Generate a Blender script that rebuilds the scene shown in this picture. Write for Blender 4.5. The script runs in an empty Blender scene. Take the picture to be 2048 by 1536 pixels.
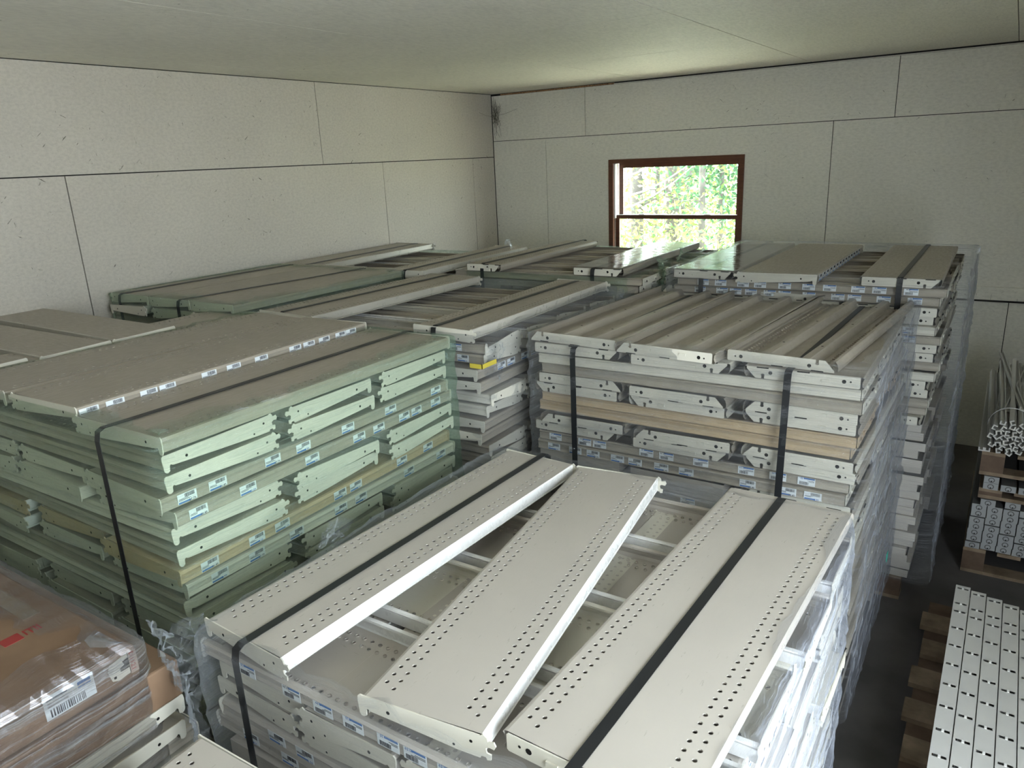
import bpy, bmesh, math, random
from mathutils import Vector, Matrix, noise
random.seed(7)
PI = math.pi
scn = bpy.context.scene
col = scn.collection
FZ = 2.345            # floor lies this far below the upper seam of the window wall

# ------------------------------------------------------------------ camera, world, light, exposure
def make_camera():
    yaw, pitch, roll = -0.589, -0.294, -0.046
    f = Vector((math.sin(yaw)*math.cos(pitch), math.cos(yaw)*math.cos(pitch), math.sin(pitch)))
    r = Vector((math.cos(yaw), -math.sin(yaw), 0)); u = r.cross(f)
    c, s = math.cos(roll), math.sin(roll)
    r2 = c*r + s*u; u2 = -s*r + c*u
    cd = bpy.data.cameras.new('camera'); cd.sensor_width = 36; cd.lens = 36*1490.7/2048
    cd.clip_start = 0.05; cd.clip_end = 200
    o = bpy.data.objects.new('camera', cd); col.objects.link(o)
    m = Matrix((r2, u2, -f)).transposed().to_4x4(); m.translation = Vector((4.170, -6.116, -0.157+FZ))
    o.matrix_world = m
    scn.camera = o
make_camera()
w = bpy.data.worlds.new('sky'); scn.world = w; w.use_nodes = True
bg = w.node_tree.nodes['Background']; bg.inputs[0].default_value = (0.80, 0.90, 1.0, 1); bg.inputs[1].default_value = 13.0
sd = bpy.data.lights.new('sun', 'SUN'); sd.energy = 40; sd.angle = 0.02; sd.color = (1, .95, .85)
so = bpy.data.objects.new('sun', sd); col.objects.link(so)
so.rotation_euler = Vector((.70,-.12,-.70)).to_track_quat('-Z','Y').to_euler(); so.location = (-6, 2, 8)
ROOM_X, ROOM_Y, CEIL = 5.25, -9.5, 0.415+FZ
DOOR = (-6.7, -4.75, 0.0, 2.65)    # open doorway in the right wall
WIN = (1.213, 2.366, -1.12+FZ, -0.218+FZ)
def portal(name, loc, rot, sx, sy):
    l = bpy.data.lights.new(name, 'AREA'); l.shape = 'RECTANGLE'; l.size = sx; l.size_y = sy; l.cycles.is_portal = True
    o = bpy.data.objects.new(name, l); col.objects.link(o); o.location = loc; o.rotation_euler = rot
portal('window_portal', ((WIN[0]+WIN[1])/2, 0.16, (WIN[2]+WIN[3])/2), (-PI/2, 0, 0), WIN[1]-WIN[0], WIN[3]-WIN[2])
portal('doorway_portal', (ROOM_X+.16, (DOOR[0]+DOOR[1])/2, (DOOR[2]+DOOR[3])/2), (0, PI/2, 0), DOOR[3]-DOOR[2], DOOR[1]-DOOR[0])
vs = scn.view_settings
vs.view_transform = 'Standard'; vs.look = 'None'; vs.gamma = 1; vs.exposure = 0.70; vs.use_curve_mapping = False
scn.cycles.use_denoising = True
scn.cycles.max_bounces = 12; scn.cycles.transparent_max_bounces = 16; scn.cycles.diffuse_bounces = 6
scn.cycles.sample_clamp_indirect = 8

# ------------------------------------------------------------------ helpers
class MB:
    """collects faces; build() links them as one mesh object"""
    def __init__(s): s.v = []; s.f = []; s.m = []; s.uv = None
    def face(s, pts, mi=0):
        b = len(s.v); s.v += [tuple(p) for p in pts]; s.f.append(tuple(range(b, b+len(pts)))); s.m.append(mi)
    def box(s, x0, y0, z0, x1, y1, z1, mi=0, M=None):
        P = [Vector(p) for p in ((x0,y0,z0),(x1,y0,z0),(x1,y1,z0),(x0,y1,z0),(x0,y0,z1),(x1,y0,z1),(x1,y1,z1),(x0,y1,z1))]
        if M is not None: P = [M @ p for p in P]
        b = len(s.v); s.v += [tuple(p) for p in P]
        for q in ((0,3,2,1),(4,5,6,7),(0,1,5,4),(1,2,6,5),(2,3,7,6),(3,0,4,7)):
            s.f.append(tuple(b+i for i in q)); s.m.append(mi)
    def sweep(s, prof, x0, x1, mi=0, closed=False):
        """profile (y,z) pulled along x"""
        n = len(prof); b = len(s.v)
        s.v += [(x0, y, z) for y, z in prof] + [(x1, y, z) for y, z in prof]
        for i in range(n if closed else n-1):
            j = (i+1) % n; s.f.append((b+i, b+j, b+n+j, b+n+i)); s.m.append(mi)
    def plate(s, poly, x0, x1, mi=0):
        """polygon (y,z) with a thickness along x"""
        n = len(poly); b = len(s.v)
        s.v += [(x0, y, z) for y, z in poly] + [(x1, y, z) for y, z in poly]
        s.f.append(tuple(b+i for i in range(n))); s.f.append(tuple(b+n+i for i in reversed(range(n)))); s.m += [mi, mi]
        for i in range(n):
            j = (i+1) % n; s.f.append((b+j, b+i, b+n+i, b+n+j)); s.m.append(mi)
    def disc(s, x, y, z, r, mi=1, n=10):
        s.face([(x, y+r*math.cos(2*PI*k/n), z+r*math.sin(2*PI*k/n)) for k in range(n)], mi)
    def tube(s, pts, rad, n=6, mi=0, cap=True):
        rings = []
        for i, p in enumerate(pts):
            p = Vector(p); a = Vector(pts[max(i-1, 0)]); c = Vector(pts[min(i+1, len(pts)-1)]); d = (c-a).normalized()
            up = Vector((0,0,1)) if abs(d.z) < .9 else Vector((1,0,0)); e = d.cross(up).normalized(); g = d.cross(e)
            r = rad[i] if isinstance(rad, (list, tuple)) else rad
            b = len(s.v); s.v += [tuple(p+r*(math.cos(2*PI*k/n)*e+math.sin(2*PI*k/n)*g)) for k in range(n)]; rings.append(b)
        for a, c in zip(rings, rings[1:]):
            for k in range(n):
                k2 = (k+1) % n; s.f.append((a+k, a+k2, c+k2, c+k)); s.m.append(mi)
        if cap:
            s.f.append(tuple(rings[0]+k for k in reversed(range(n)))); s.f.append(tuple(rings[-1]+k for k in range(n))); s.m += [mi, mi]
    def mesh(s, name, mats):
        me = bpy.data.meshes.new(name); me.from_pydata(s.v, [], s.f)
        for m in (mats if isinstance(mats, (list, tuple)) else [mats]): me.materials.append(m)
        me.polygons.foreach_set('material_index', s.m)
        if s.uv:
            l = me.uv_layers.new(name='UVMap'); 
            for lp in me.loops: l.data[lp.index].uv = s.uv[lp.vertex_index]
        me.update(); return me
    def build(s, name, mats, parent=None, smooth=False):
        me = s.mesh(name, mats)
        if smooth: me.polygons.foreach_set('use_smooth', [True]*len(me.polygons))
        return link(name, me, parent)
def link(name, me, parent=None, loc=None):
    o = bpy.data.objects.new(name, me); col.objects.link(o); o.parent = parent
    if loc: o.location = loc
    return o
def tag(o, label=None, cat=None, group=None, kind=None):
    if label: o['label'] = label
    if cat: o['category'] = cat
    if group: o['group'] = group
    if kind: o['kind'] = kind
    return o
def thing(name, label, cat, loc=(0,0,0), rot=(0,0,0), group=None):
    o = bpy.data.objects.new(name, None); col.objects.link(o); o.location = loc; o.rotation_euler = rot
    o.empty_display_size = .1
    return tag(o, label, cat, group)

# ------------------------------------------------------------------ materials
def mat(name, rgb=(.8,.8,.8), rough=.5, spec=.5, metal=0):
    m = bpy.data.materials.new(name); m.use_nodes = True
    b = m.node_tree.nodes['Principled BSDF']; b.inputs['Base Color'].default_value = (*rgb, 1)
    b.inputs['Roughness'].default_value = rough; b.inputs['Specular IOR Level'].default_value = spec; b.inputs['Metallic'].default_value = metal
    return m
def N(m, t, **kw):
    n = m.node_tree.nodes.new(t)
    for k, v in kw.items(): setattr(n, k, v)
    return n
def L(m, a, b): m.node_tree.links.new(a, b)
def setup_coords(m, scale, src='Object', rot=(0,0,0)):
    tc = N(m, 'ShaderNodeTexCoord'); mp = N(m, 'ShaderNodeMapping'); mp.inputs['Scale'].default_value = scale; mp.inputs['Rotation'].default_value = rot
    L(m, tc.outputs[src], mp.inputs[0]); return mp.outputs[0]
def ramp(m, fac, stops):
    r = N(m, 'ShaderNodeValToRGB'); e = r.color_ramp.elements
    while len(e) > 1: e.remove(e[-1])
    e[0].position = stops[0][0]; e[0].color = (*stops[0][1], 1)
    for p, c in stops[1:]:
        q = e.new(p); q.color = (*c, 1)
    L(m, fac, r.inputs[0]); return r.outputs[0]
def noise_tex(m, vec, scale, detail=4, rough=.55):
    n = N(m, 'ShaderNodeTexNoise'); n.inputs['Scale'].default_value = scale; n.inputs['Detail'].default_value = detail; n.inputs['Roughness'].default_value = rough
    L(m, vec, n.inputs['Vector']); return n.outputs['Fac']
def mixcol(m, fac, a, b, mode='MIX'):
    x = N(m, 'ShaderNodeMix', data_type='RGBA', blend_type=mode)
    for i, v in ((0, fac), (6, a), (7, b)):
        if hasattr(v, 'is_linked') or hasattr(v, 'links'): L(m, v, x.inputs[i])
        elif isinstance(v, (int, float)): x.inputs[i].default_value = v
        else: x.inputs[i].default_value = (*v, 1)
    return x.outputs[2]

def osb_mat(name, base, dark, along, speck=.5):
    """white painted strand board: flake relief, small unpainted specks and scuffs"""
    m = mat(name, base, .62, .35); b = m.node_tree.nodes['Principled BSDF']
    v = setup_coords(m, (1,1,1))
    st = setup_coords(m, along)
    big = noise_tex(m, v, 1.6, 4)
    c1 = ramp(m, big, [(.3, tuple(x*.90 for x in base)), (.7, base)])
    fl = noise_tex(m, st, 22, 5, .65)
    c2 = mixcol(m, .35, c1, ramp(m, fl, [(.35, tuple(x*.62 for x in base)), (.6, base)]))
    fine = []
    for ang, sc_ in ((.55, 26), (-.75, 24), (1.5, 30)):
        rot = (ang, 0, 0) if along[0] == 1 else (0, ang, 0) if along[1] == 1 else (0, 0, ang)
        tc = N(m, 'ShaderNodeTexCoord'); mp = N(m, 'ShaderNodeMapping'); mp.inputs['Rotation'].default_value = rot; L(m, tc.outputs['Object'], mp.inputs[0])
        mp2 = N(m, 'ShaderNodeMapping'); mp2.inputs['Scale'].default_value = (1, .45, 2.6) if along[0] == 1 else (.45, 1, 2.6) if along[1] == 1 else (.45, 2.6, 1); L(m, mp.outputs[0], mp2.inputs[0])
        fine.append(noise_tex(m, mp2.outputs[0], sc_, 3, .6))
    mn = N(m, 'ShaderNodeMath', operation='MINIMUM'); L(m, fine[0], mn.inputs[0]); L(m, fine[1], mn.inputs[1])
    mn2 = N(m, 'ShaderNodeMath', operation='MINIMUM'); L(m, mn.outputs[0], mn2.inputs[0]); L(m, fine[2], mn2.inputs[1]); sp = mn2.outputs[0]
    area = noise_tex(m, v, 2.3, 3)
    mm = N(m, 'ShaderNodeMath', operation='MULTIPLY'); L(m, ramp(m, sp, [(.275, (1,1,1)), (.31, (0,0,0))]), mm.inputs[0]); L(m, ramp(m, area, [(.42, (.15,.15,.15)), (.62, (1,1,1))]), mm.inputs[1])
    m2 = N(m, 'ShaderNodeMath', operation='MULTIPLY'); L(m, mm.outputs[0], m2.inputs[0]); m2.inputs[1].default_value = speck
    c3 = mixcol(m, m2.outputs[0], c2, dark)
    L(m, c3, b.inputs['Base Color'])
    sc2 = noise_tex(m, setup_coords(m, tuple(a*b for a, b in zip(along, (1, 3.2, .8)))), 9, 3, .62)
    c3 = mixcol(m, ramp(m, sc2, [(.245, (.8,.8,.8)), (.275, (0,0,0))]), c3, dark)
    L(m, c3, b.inputs['Base Color'])
    bp = N(m, 'ShaderNodeBump'); bp.inputs['Strength'].default_value = .5; bp.inputs['Distance'].default_value = .004
    L(m, fl, bp.inputs['Height']); L(m, bp.outputs[0], b.inputs['Normal'])
    return m
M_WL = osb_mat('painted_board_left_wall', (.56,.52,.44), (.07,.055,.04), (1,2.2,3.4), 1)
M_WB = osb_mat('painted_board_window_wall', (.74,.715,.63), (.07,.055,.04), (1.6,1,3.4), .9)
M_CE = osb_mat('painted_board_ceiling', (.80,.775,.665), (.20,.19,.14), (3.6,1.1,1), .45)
M_GAP = mat('dark_joint', (.02,.018,.015), .9)
M_RAW = mat('raw_strand_board', (.30,.15,.07), .8)
def f_raw():
    b = M_RAW.node_tree.nodes['Principled BSDF']; c = ramp(M_RAW, noise_tex(M_RAW, setup_coords(M_RAW, (1,1,3)), 60, 4), [(.3, (.10,.045,.02)), (.65, (.42,.24,.12))]); L(M_RAW, c, b.inputs['Base Color'])
f_raw()
def noisy(name, a, b_, scale, sc=(1,1,1), rough=.6, spec=.4, bump=0, det=5):
    m = mat(name, a, rough, spec); b = m.node_tree.nodes['Principled BSDF']
    n = noise_tex(m, setup_coords(m, sc), scale, det); L(m, ramp(m, n, [(.35, a), (.65, b_)]), b.inputs['Base Color'])
    if bump:
        bp = N(m, 'ShaderNodeBump'); bp.inputs['Strength'].default_value = bump; bp.inputs['Distance'].default_value = .01; L(m, n, bp.inputs['Height']); L(m, bp.outputs[0], b.inputs['Normal'])
    return m
M_FLOOR = noisy('concrete', (.07,.065,.06), (.11,.10,.095), 3, rough=.8)
def steel(name, rgb, rough=.33):
    m = mat(name, rgb, rough, .5); b = m.node_tree.nodes['Principled BSDF']
    v = setup_coords(m, (1,1,1)); n = noise_tex(m, v, 3.5, 5, .6)
    L(m, ramp(m, n, [(.3, tuple(x*.93 for x in rgb)), (.7, rgb)]), b.inputs['Base Color'])
    sc = noise_tex(m, setup_coords(m, (3,14,3), rot=(0,0,.7)), 6, 6, .7)
    r = ramp(m, sc, [(.35, (rough-.06,)*3), (.7, (rough+.16,)*3)]); L(m, r, b.inputs['Roughness'])
    return m
M_ST = steel('almond_enamelled_steel', (.445,.408,.35))
M_ST2 = steel('cream_enamelled_steel', (.62,.59,.49))
M_DUST = steel('dimmed_almond_steel', (.355,.315,.25), .36)  # weaker light on the stacks behind the front ones, put into a browner colour
M_DIML = steel('dimmed_almond_lip', (.47,.445,.375), .3)  # back flange of the same steel, dimmed in colour but lighter than the deck
M_TAN = steel('tan_enamelled_steel', (.50,.38,.235))
M_GREY = steel('grey_enamelled_steel', (.40,.40,.38), .3)
M_HOLE_SHADE = mat('painted_hole_shade', (.012,.011,.010), .9, .1)  # shade inside holes and slots, painted as near-black discs and plugs
M_LIP = steel('lit_flange_and_bridge_white', (.74,.73,.69), .25)  # light caught by back flanges put into the colour; slot bridges are white
M_STRAP = mat('black_polyester_strap', (.012,.013,.014), .38, .5)
M_PAPER = mat('price_label_paper', (.72,.76,.76), .5)
M_INK = mat('label_ink', (.03,.03,.04), .6)
M_BLUE = mat('label_blue_band', (.05,.16,.42), .5)
M_WOOD = noisy('pallet_wood', (.15,.108,.07), (.27,.20,.135), 9, (1,1,1), .8, .3, .2)
M_WOODR = noisy('pallet_block_wood', (.085,.055,.037), (.145,.098,.066), 9, (1,1,1), .8, .3, .2)
M_CARD = noisy('brown_cardboard', (.19,.118,.07), (.235,.15,.092), 5, rough=.75, spec=.25)
M_RED = mat('red_print', (.30,.03,.025), .6)
M_FRAME = noisy('brown_stained_window_wood', (.085,.028,.012), (.13,.045,.02), 12, (1,1,6), .38, .5)
M_JAMB = mat('white_jamb_liner', (.75,.73,.70), .35)
M_TAPE = mat('green_sticker', (.015,.22,.16), .4)
M_YEL = mat('yellow_film_tape', (.50,.40,.05), .3)
M_ALU = mat('white_channel_enamel', (.50,.49,.455), .35)
M_TUBE = mat('dimmed_channel_end', (.30,.305,.30), .45, .5)  # the tower's shade put into a darker grey on the channel ends
M_TDARK = mat('channel_side_grey', (.09,.088,.085), .5)

def film_mat(name, tint, milk, streak_scale=(1,1,1), ang=0.0, gloss=.35, amount=.22, gfrac=.55, bdist=.02, base=.22, stk=2.3):
    """stretch film: clear sheet, fine pulled streaks that catch the light, a little haze"""
    m = bpy.data.materials.new(name); m.use_nodes = True; nt = m.node_tree
    for n in list(nt.nodes): nt.nodes.remove(n)
    out = N(m, 'ShaderNodeOutputMaterial')
    uv = setup_coords(m, (streak_scale[0], streak_scale[1], 1), 'UV', (0,0,ang))
    n1 = noise_tex(m, uv, 1.0, 6, .62)
    uv2 = setup_coords(m, (streak_scale[0]*.35, streak_scale[1]*3.1, 1), 'UV', (0,0,ang*1.6))
    n2 = noise_tex(m, uv2, 1.0, 4, .6)
    uv3 = setup_coords(m, (1.3, 2.2, 1), 'UV'); n3 = noise_tex(m, uv3, 2.2, 3)
    bp = N(m, 'ShaderNodeBump'); bp.inputs['Strength'].default_value = .9; bp.inputs['Distance'].default_value = bdist
    ad = N(m, 'ShaderNodeMath', operation='ADD'); L(m, n1, ad.inputs[0]); L(m, n2, ad.inputs[1]); L(m, ad.outputs[0], bp.inputs['Height'])
    tr = N(m, 'ShaderNodeBsdfTransparent'); tr.inputs[0].default_value = (*tint, 1)
    gl = N(m, 'ShaderNodeBsdfGlossy'); gl.inputs['Roughness'].default_value = gloss; gl.inputs[0].default_value = (.95,.97,1,1); L(m, bp.outputs[0], gl.inputs['Normal'])
    df = N(m, 'ShaderNodeBsdfTranslucent'); df.inputs[0].default_value = (*milk, 1)
    d2 = N(m, 'ShaderNodeBsdfDiffuse'); d2.inputs[0].default_value = (*milk, 1)
    md = N(m, 'ShaderNodeMixShader'); md.inputs[0].default_value = .6; L(m, df.outputs[0], md.inputs[1]); L(m, d2.outputs[0], md.inputs[2])
    mg = N(m, 'ShaderNodeMixShader'); mg.inputs[0].default_value = gfrac; L(m, md.outputs[0], mg.inputs[1]); L(m, gl.outputs[0], mg.inputs[2])
    fr = N(m, 'ShaderNodeLayerWeight'); fr.inputs[0].default_value = .25; L(m, bp.outputs[0], fr.inputs['Normal'])
    s1 = ramp(m, n1, [(.50, (0,0,0)), (.66, (1,1,1))])
    s3 = ramp(m, n3, [(.35, (.35,.35,.35)), (.7, (1,1,1))])
    mu = N(m, 'ShaderNodeMath', operation='MULTIPLY'); L(m, s1, mu.inputs[0]); L(m, s3, mu.inputs[1])
    mu2 = N(m, 'ShaderNodeMath', operation='MULTIPLY_ADD'); L(m, mu.outputs[0], mu2.inputs[0]); mu2.inputs[1].default_value = amount*stk; mu2.inputs[2].default_value = amount*base
    f2 = N(m, 'ShaderNodeMath', operation='MULTIPLY_ADD', use_clamp=True); L(m, fr.outputs['Fresnel'], f2.inputs[0]); f2.inputs[1].default_value = .5; L(m, mu2.outputs[0], f2.inputs[2])
    mx = N(m, 'ShaderNodeMixShader'); L(m, f2.outputs[0], mx.inputs[0]); L(m, tr.outputs[0], mx.inputs[1]); L(m, mg.outputs[0], mx.inputs[2])
    L(m, mx.outputs[0], out.inputs[0]); return m
F_CLEAR = film_mat('clear_stretch_film', (.97,.98,.99), (.75,.78,.82), (3, 60), .12, .15, .09)
F_GLINT = film_mat('clear_stretch_film_tight_front', (.97,.98,.985), (.75,.78,.82), (2.5, 55), .10, .10, .16, .75, .05, .18, 2.4)
F_SIDE = film_mat('clear_stretch_film_pulled', (.95,.96,.98), (.72,.77,.88), (9, 26), 1.05, .18, .22, .55, .012, .42, 1.6)
F_GREEN = film_mat('green_stretch_film', (.91,.975,.915), (.50,.74,.58), (3, 44), .45, .12, .13, .6, .04)
F_HEM = film_mat('clear_film_hem', (.98,.985,.99), (.75,.80,.88), (3, 40), .5, .12, .04)
F_HEMG = film_mat('green_film_hem', (.965,.99,.965), (.50,.74,.58), (3, 40), .5, .12, .035)
F_GREENL = film_mat('pale_green_stretch_film', (.88,.95,.89), (.50,.68,.55), (5, 30), .3, .15, .22)
F_GLARE = film_mat('tight_clear_stretch_film', (.97,.97,.97), (.80,.80,.82), (1.2, 75), .22, .08, .42, .85, .05, .3, 2.6)
F_TOP = film_mat('flat_clear_film', (.97,.98,.97), (.6,.62,.6), (2, 5), .3, .05, .30, .95, .008, 1.0, 1.0)

# ------------------------------------------------------------------ the room
def subtract(r, h):
    """rect minus hole -> rects, (a0,b0,a1,b1)"""
    a0,b0,a1,b1 = r; c0,d0,c1,d1 = h
    if c0 >= a1 or c1 <= a0 or d0 >= b1 or d1 <= b0: return [r]
    out = []
    if c0 > a0: out.append((a0,b0,c0,b1))
    if c1 < a1: out.append((c1,b0,a1,b1))
    x0, x1 = max(a0,c0), min(a1,c1)
    if d0 > b0: out.append((x0,b0,x1,d0))
    if d1 < b1: out.append((x0,d1,x1,b1))
    return out
def grid_rows(breaks_by_row, g=.005):
    """rows: (z0,z1,[breaks]) -> list of sheet rects with a gap"""
    R = []
    for z0, z1, bs in breaks_by_row:
        for a, b in zip(bs, bs[1:]): R.append((a+g/2, z0+g/2, b-g/2, z1-g/2))
    return R
def struct(o): o['kind'] = 'structure'; return o
# floor
m = MB(); m.box(-.3, ROOM_Y-.3, -.12, ROOM_X+.3, .3, 0); struct(m.build('floor', M_FLOOR))
# window wall: sheets, joints, backing
z0, z1, z2, z3 = 0, FZ-1.22, FZ, FZ+.40
hole = (WIN[0], WIN[2], WIN[1], WIN[3])
rows = [(z0, z1, [0, 1.8, 4.24, ROOM_X]), (z1, z2, [0, .571, 3.01, ROOM_X]), (z2, z3, [0, .975, 3.41, ROOM_X])]
m = MB()
for r in grid_rows(rows):
    for q in subtract(r, hole): m.box(q[0], 0, q[1], q[2], .012, q[3])
for q in subtract((-.2, -.1, ROOM_X+.2, CEIL+.1), hole): m.box(q[0], .012, q[1], q[2], .14, q[3], 1)
m.box(.10, .002, z3, 1.25, .012, CEIL-.004, 2)
m.box(1.25, .004, z3, ROOM_X, .012, CEIL-.010, 0)
struct(m.build('wall_back', [M_WB, M_GAP, M_RAW]))
# left wall
zl = FZ-.142; m = MB()
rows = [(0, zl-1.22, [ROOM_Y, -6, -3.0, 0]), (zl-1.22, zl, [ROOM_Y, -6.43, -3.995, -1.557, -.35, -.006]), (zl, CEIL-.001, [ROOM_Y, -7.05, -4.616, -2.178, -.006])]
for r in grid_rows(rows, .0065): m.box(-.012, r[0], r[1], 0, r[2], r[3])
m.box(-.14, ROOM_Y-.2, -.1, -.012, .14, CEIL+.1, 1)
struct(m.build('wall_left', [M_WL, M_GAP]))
# right wall with the open doorway, near wall
m = MB()
for q in subtract((ROOM_Y, 0, 0, CEIL+.1), (DOOR[0], -.01, DOOR[1], DOOR[3])): m.box(ROOM_X, q[0], q[1], ROOM_X+.12, q[2], q[3])
struct(m.build('wall_right', M_WB))
m = MB(); m.box(-.14, ROOM_Y-.12, 0, ROOM_X+.12, ROOM_Y, CEIL+.1); struct(m.build('wall_front', M_WB))
# ceiling sheets
m = MB(); xs = [0, .30, 1.545, 2.825, 4.085, ROOM_X]
for i, (a, b) in enumerate(zip(xs, xs[1:])):
    ys = [ROOM_Y] + [y for y in ((-7.65, -5.2, -2.77, -.36) if i % 2 else (-6.6, -4.2, -1.86))] + [0]
    if i == 2: ys = [ROOM_Y, -7.65, -5.2, -2.77, -1.5, -.40, 0]
    for c, d in zip(ys, ys[1:]): m.box(a+(.004 if i == 3 else .0018), c+.0015, CEIL, b-.0018, d-.0015, CEIL+.012)
m.box(-.14, ROOM_Y-.12, CEIL+.012, ROOM_X+.12, .14, CEIL+.1, 1)
struct(m.build('ceiling', [M_CE, M_GAP]))
m = MB(); m.box(3.2, -.020, FZ-1.248, ROOM_X, 0, FZ-1.158); m.box(3.2,-.018,FZ-1.262,ROOM_X,-.001,FZ-1.249,1); struct(m.build('trim_1', [M_WB, M_GAP]))
# outside ground and a pale yard that throws light in
M_GROUND = noisy('sunny_ground', (.46,.47,.36), (.56,.55,.44), 1.5, rough=.9)
m = MB(); m.box(-40, .32, -.35, 40, 70, -.20); struct(m.build('ground', M_GROUND))
M_YARD = noisy('pale_gravel_yard', (.30,.31,.33), (.40,.41,.43), 2.5, rough=.9)
m = MB(); m.box(ROOM_X+.14, -40, -.25, 40, .30, -.06); struct(m.build('ground_yard', M_YARD))

# window: frame, jamb, two sashes with panes
x0, x1, z0, z1 = WIN[0], WIN[1], WIN[2], WIN[3]
fr = MB(); t = .030
fr.box(x0-.012, -.012, z0-.02, x0+t, .13, z1+.010); fr.box(x1-t, -.012, z0-.02, x1+.010, .13, z1+.010)
fr.box(x0+t, -.012, z1-t+.006, x1-t, .13, z1+.010); fr.box(x0-.03, -.03, z0-.04, x1+.03, .13, z0+.015)
win = struct(fr.build('window_1', M_FRAME))
def sash(y, za, zb, xa, xb, s, top=.045, bot=.032):
    m = MB(); m.box(xa, y, za, xa+s, y+.03, zb); m.box(xb-s, y, za, xb, y+.03, zb)
    m.box(xa+s, y, zb-top, xb-s, y+.03, zb); m.box(xa+s, y, za, xb-s, y+.03, za+bot)
    o = m.build('sash', M_FRAME, win)
    return o, (xa+s, za+bot, xb-s, zb-top)
zm = FZ-.705
M_GLASS = bpy.data.materials.new('window_glass'); M_GLASS.use_nodes = True
def f_glass():
    m = M_GLASS; nt = m.node_tree
    for n in list(nt.nodes): nt.nodes.remove(n)
    out = N(m, 'ShaderNodeOutputMaterial'); t = N(m, 'ShaderNodeBsdfTransparent'); t.inputs[0].default_value = (.95,.97,.95,1)
    g = N(m, 'ShaderNodeBsdfGlossy'); g.inputs['Roughness'].default_value = .02; x = N(m, 'ShaderNodeMixShader'); x.inputs[0].default_value = .06
    L(m, t.outputs[0], x.inputs[1]); L(m, g.outputs[0], x.inputs[2]); L(m, x.outputs[0], out.inputs[0])
f_glass()
up, ru = sash(.070, zm-.01, z1-.024, x0+.052, x1-t+.004, .038, .040, .03)
lo, rl = sash(.030, z0+.015, zm+.028, x0+.036, x1-t+.012, .036, .030, .05)
for p_, r_, y_ in ((up, ru, .085), (lo, rl, .045)):
    m = MB(); m.box(r_[0]-.004, y_, r_[1]-.004, r_[2]+.004, y_+.003, r_[3]+.004); m.build('window_pane', M_GLASS, p_)
m = MB(); m.box(x0+t, .004, zm, x0+t+.016, .068, z1-t); m.box(x1-t-.006, .02, zm, x1-t, .068, z1-t); m.build('jamb_liner', M_JAMB, win)
m = MB()
for xx in (x0+.25, x1-.32): m.box(xx, .034, zm+.028, xx+.055, .052, zm+.036)
m.box(x0+.036, .026, zm+.0265, x1-.02, .060, zm+.0285)
m.build('sash_latch', M_JAMB, win)

# ------------------------------------------------------------------ shelves
HOLE_P = .0254
def perf_deck(mb, Lh, D, perf):
    """flat deck at z=0; perf -> four zigzag rows of real holes"""
    if not perf:
        mb.box(-Lh, -D/2, -.0015, Lh, D/2, 0); return
    c = HOLE_P; hw = c/2
    bands = [(-D/2+.006, 0), (-D/2+.031, .5), (D/2-.0645, 0), (D/2-.0395, .5)]
    ys = [-D/2]
    for y, ph in bands:
        if y > ys[-1]+1e-6: mb.face([(-Lh,ys[-1],0),(Lh,ys[-1],0),(Lh,y,0),(-Lh,y,0)])
        n = int((2*Lh-.03)/c) - 1; xs0 = -n*c/2 + (ph-.25)*c
        mb.face([(-Lh,y,0),(xs0,y,0),(xs0,y+.019,0),(-Lh,y+.019,0)])
        for i in range(n):
            a = xs0+i*c; cx, cy, r = a+hw, y+.0095, .0050
            sq = [(a,y),(a+hw,y),(a+c,y),(a+c,y+.0095),(a+c,y+.019),(a+hw,y+.019),(a,y+.019),(a,y+.0095)]
            ring = [(cx+r*math.cos(-3*PI/4+k*PI/4), cy+r*math.sin(-3*PI/4+k*PI/4)) for k in range(8)]
            b = len(mb.v); mb.v += [(p[0],p[1],0) for p in sq] + [(p[0],p[1],0) for p in ring] + [(p[0],p[1],-.003) for p in ring]
            for k in range(8):
                k2 = (k+1) % 8
                mb.f.append((b+k, b+k2, b+8+k2, b+8+k)); mb.m.append(0)
                mb.f.append((b+8+k, b+8+k2, b+16+k2, b+16+k)); mb.m.append(0)
        e = xs0+n*c; mb.face([(e,y,0),(Lh,y,0),(Lh,y+.019,0),(e,y+.019,0)])
        ys.append(y+.019)
    mb.face([(-Lh,ys[-1],0),(Lh,ys[-1],0),(Lh,D/2,0),(-Lh,D/2,0)])
    for a, b in ((bands[0][0]-.005, bands[1][0]+.024), (bands[2][0]-.005, bands[3][0]+.024)) if perf != 'open' else ():
        mb.sweep([(a,-.0005),(a+.002,-.024),(b-.002,-.024),(b,-.0005)], -Lh+.003, Lh-.003)  # channel added under each pair of hole rows, blocking light so holes darken
CACHE = {}
SL = 1.216
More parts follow.
